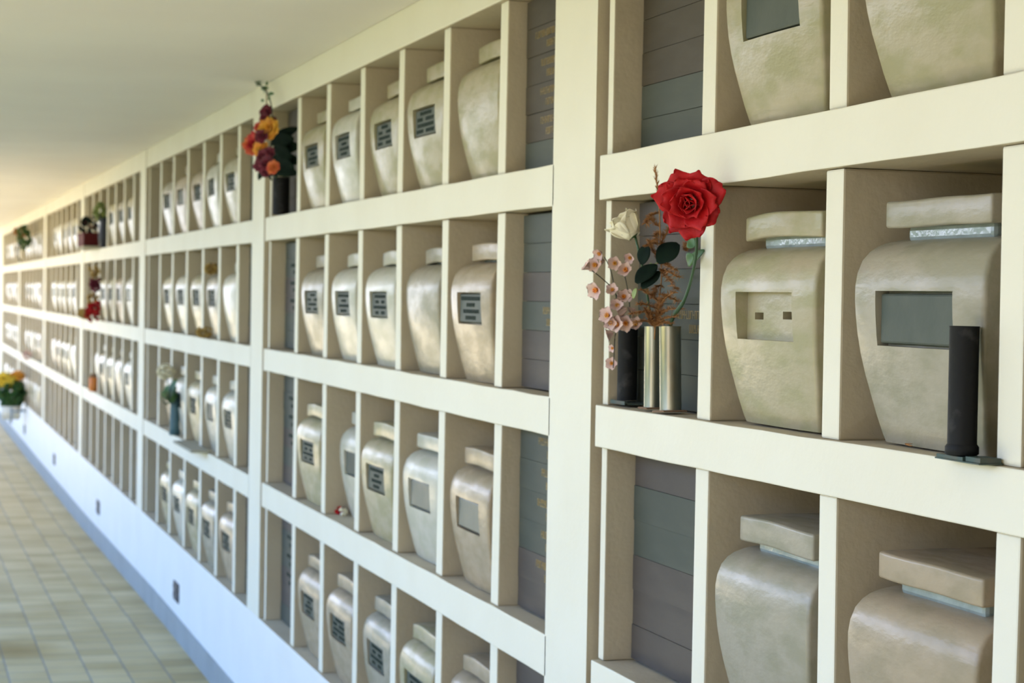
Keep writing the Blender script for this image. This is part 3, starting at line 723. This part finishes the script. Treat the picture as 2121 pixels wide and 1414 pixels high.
# ------------------------------------------------------------------ other offerings in the far bays
def clump(name, parent, c, rad, n, m, seed, sz=.02, squash=1.0):
    rnd2 = random.Random(seed); mb = MB()
    for i in range(n):
        v = Vector((rnd2.gauss(0, 1), rnd2.gauss(0, 1), rnd2.gauss(0, 1))).normalized(); p = Vector(c) + Vector((v.x * rad, v.y * rad, v.z * rad * squash)) * rnd2.uniform(.55, 1)
        for q in range(5): mb.add(petal(sz, sz * .5, .4, 1.3, .5, 0, .05, i + q, 3, 3), aim(p, v) @ rz(q * 1.2566))
    return solid(link(name, mb.mesh(name, m, True), parent), .0008)
# white flower in a blue green vase, third bay, third row
p = at(352, 888, -.01); y = p.y
vz = 0.909
y = mid_niche(2, y) + .03
wv = thing('bud_vase', 'blue green vase holding a white flower, third row', 'vase', (.000, y, vz + .001))
link('vase_body', MB().lathe([(.0001, 0), (.030, 0), (.028, .05), (.026, .17), (.034, .235), (.031, .235), (.022, .17), (.0001, .02)], 24).mesh('vase_body', M['bluevase'], True), wv)
wf = thing('white_flower', 'white chrysanthemum with green leaves in the blue green vase', 'flower', (.000, y, vz + .05)); o0 = wf.location
clump('bloom', wf, loc(at(343, 769, -.04)), .042, 60, M['cream'], 3, .022, .75)
stem('stem', wf, [(0, 0, -.03), (-.02, 0, .12), loc(at(345, 778, -.03))], .004, M['leaf2'])
for a, b2, w in (((350, 835), (353, 785), .03), ((348, 830), (332, 815), .03), ((348, 835), (328, 830), .028), ((348, 832), (362, 815), .03), ((346, 828), (340, 800), .025), ((350, 835), (356, 800), .03)):
    place_leaf('leaf', wf, loc(at_y(a[0], a[1], y - .02)), loc(at_y(b2[0], b2[1], y - .06)), w, M['leaf2'])
# ochre dried flowers, third bay, second row
for (px, py, lab, z_) in ((424, 694, 'ochre dried flower lying at the foot of an urn, second row', None), (441, 555, 'ochre dried flower on an urn lid, second row, third bay', None)):
    q = at(px, py, -.02 if py > 600 else .03); od = thing('dried_flower', lab, 'dried flowers', (q.x, q.y, q.z - (.004 if py > 600 else .02))); clump('petals', od, (0, 0, .018), .034, 26, M['ochre'], px, .02, .5)
# small red petals, second bay third row
q = at(701, 1058, .20); q = CAM + (q - CAM) * ((.914 - CAM.z) / (q.z - CAM.z))
rp_ = thing('fallen_petals', 'small red and white petals lying in the third row, second bay', 'petal', (q.x - .01, q.y - .075, .916))
clump('red_petal', rp_, (0, .012, .008), .008, 5, M['red'], 2, .016, .5); clump('white_petal', rp_, (0, -.05, .008), .010, 5, M['cream'], 4, .014, .5)
# stone tray on the rail
y0 = at(437, 935, 0).y; y1 = at(375, 921, 0).y
tr = thing('stone_slab', 'flat beige stone slab jutting over the rail, third bay from right', 'slab', (0, (y0 + y1) / 2, .909))
bevel(link('slab_plate', MB().box(-.085, .010, -(y1 - y0) / 2 * .62 - .1, (y1 - y0) / 2 * .62 - .1, .001, .014).mesh('slab_plate', M['stone']), tr), .003)
# dark red planter box, fourth bay, top row
q = at(182, 510, -.06); pz = 2.054
ld = thing('planter_ledge', 'thin ledge plate carrying the dark red planter', 'ledge', (-.05, q.y, pz - .014)); bevel(link('ledge_plate', MB().box(-.075, .058, -.38, .42, 0, .014).mesh('ledge_plate', M['stone']), ld), .003)
po = thing('planter_box', 'dark red rectangular planter on a thin ledge, top row', 'plant pot', (-.06, q.y - .02, pz))
mb = MB().box(-.06, .06, -.27, .27, 0, .105); bevel(link('box_body', mb.mesh('box_body', M['terracotta']), po), .008, 3)
mb = MB().box(-.065, .065, -.275, .275, .09, .105); bevel(link('box_rim', mb.mesh('box_rim', M['terracotta']), po), .004)
pn = thing('potted_plant', 'small dark red and green plant in the dark red planter', 'plant', (-.06, q.y - .02, pz + .10))
clump('foliage', pn, (0, 0, .06), .06, 30, M['leaf'], 7, .03, 1.2); clump('bloom', pn, (0, .03, .05), .05, 12, M['wine'], 9, .022, 1.2)
stem('stem', pn, [(0, 0, -.02), (0, 0, .05)], .006, M['twig'])
# dark blue vase with a yellow flower
q = at(199, 460, -.02)
ym = mid_niche(3, q.y)
bv = thing('bud_vase', 'small dark blue vase right of the red planter, top row', 'vase', (.012, ym, 2.04)); link('vase_body', MB().lathe([(.0001, 0), (.03, 0), (.04, .08), (.028, .19), (.036, .23), (.030, .23), (.022, .19), (.0001, .03)], 20).mesh('vase_body', M['vent'], True), bv)
yf = thing('yellow_flower', 'faded yellow green flower in the dark blue vase', 'flower', (.012, ym, 2.22)); clump('bloom', yf, (-.03, 0, .09), .04, 30, M['leafy'], 5, .03, 1.5); stem('stem', yf, [(0, 0, -.05), (0, 0, .05)], .004, M['stem'])
# garland with red figure, fourth bay, second row
q = at(191, 640, -.075)
gl = thing('hanging_garland', 'thin garland with a bright red ornament hanging in the second row', 'garland', (q.x, q.y, 1.482)); o0 = gl.location
stem('cord', gl, [loc(at(196, 560, -.075)), loc(at(195, 600, -.075)), loc(at(193, 660, -.075))], .006, M['rust'])
for px, py, m, s in ((196, 562, 'ochre', .03), (197, 585, 'wine', .035), (196, 592, 'wine', .03), (192, 618, 'ochre', .035), (194, 642, 'red', .045), (193, 655, 'red', .045), (196, 634, 'red', .035)):
    clump('ornament', gl, loc(at(px, py, -.075)), s, 16, M[m], px + py, .028)
q = at(183, 656, -.03); q.x = -.02; dg_ = thing('dried_flower', 'ochre dried flowers beside the red garland, second row', 'dried flowers', (q.x, q.y, 1.483)); clump('petals', dg_, (-.04, 0, .04), .045, 26, M['ochre'], 31, .03, .5)
# orange candle, fourth bay, third row
q = at(190, 800, -.01)
ca = thing('grave_candle', 'orange grave candle in the third row, fourth bay', 'candle', (.004, mid_niche(3, q.y), .910))
link('candle_body', MB().lathe([(.0001, 0), (.034, 0), (.036, .02), (.036, .10), (.024, .115), (.0001, .115)], 20).mesh('candle_body', M['candle'], True), ca)
link('candle_cap', MB().lathe([(.024, .114), (.029, .116), (.024, .138), (.0001, .142)], 20).mesh('candle_cap', M['rust'], True), ca)
# dark wreath far away, sixth bay top row
q = at(49, 492, -.05)
q.x = -.11
wrth = thing('dark_wreath', 'dark green hanging spray in front of the sixth bay, top row', 'wreath', (q.x, q.y, 2.04)); o0 = wrth.location
clump('foliage', wrth, loc(at(49, 490, -.12)), .065, 44, M['leaf2'], 12, .04, 2.0); clump('side_foliage', wrth, loc(at(41, 480, -.12)), .05, 16, M['dry'], 13, .05, .7)
stem('stem', wrth, [(0.02, 0, 0.0), (0, 0, .1), loc(at(49, 492, -.12))], .01, M['twig'])
# pink petals far away
q = at(62, 734, -.02); pk = thing('pink_flower', 'tiny pink flower on the far third rail', 'flower', (-.02, q.y, .910)); clump('bloom', pk, (-.03, 0, .04), .035, 20, M['pink'], 2, .03)
# wall hung planter with yellow and orange chrysanthemums, far left
q = at(26, 852, -.15); s_ = .32
hp = thing('hanging_planter', 'pale wall planter with blue grey legs at the far left', 'planter', (-.17, q.y, q.z - .09))
mb = MB()
mb.lathe([(.0001, 0), (.105, 0), (.125, .16), (.117, .16), (.1, .02), (.0001, .02)], 24); link('basket', mb.mesh('basket', M['basket'], True), hp)
for dy in (-.12, .12):
    link('bracket_leg', MB().tube([(.0, dy, -.05), (0, dy, .14)], .009, 8).mesh('bracket_leg', M['wire'], True), hp)
    link('bracket_arm', MB().tube([(.0, dy, .1), (.172, dy, .1)], .008, 8).mesh('bracket_arm', M['wire'], True), hp)
ch = thing('chrysanthemum_plant', 'yellow and orange chrysanthemums above the pale wall planter', 'plant', (-.17, q.y, q.z + .06)); o0 = ch.location
clump('foliage', ch, (0, 0, .16), .15, 260, M['leaf2'], 21, .05, 1.15)
clump('yellow_bloom', ch, (-.05, 0, .32), .12, 190, M['yellow'], 22, .04, .6); clump('orange_bloom', ch, (.07, -.02, .37), .075, 60, M['orange'], 23, .035, .6)

# ------------------------------------------------------------------ unseen hedge added to screen low sky and tint reflections
hd = MB()
def hedge(u, v):
    y = -8 + 52 * u; a = v * math.pi; rr_ = .25 * math.sin(y * 2.1) + .2 * math.sin(y * 5.3 + 1)
    return (-9.2 + (1.4 + rr_ * .3) * math.cos(a), y, -.4 + (2.7 + rr_) * math.sin(a) ** .5)
hd.grid(hedge, 160, 12)
hg = link('hedge_light_screen', hd.mesh('hedge_light_screen', M['hedge'])); tag(hg, 'unseen hedge added beyond the lawn to screen low sky', 'hedge')
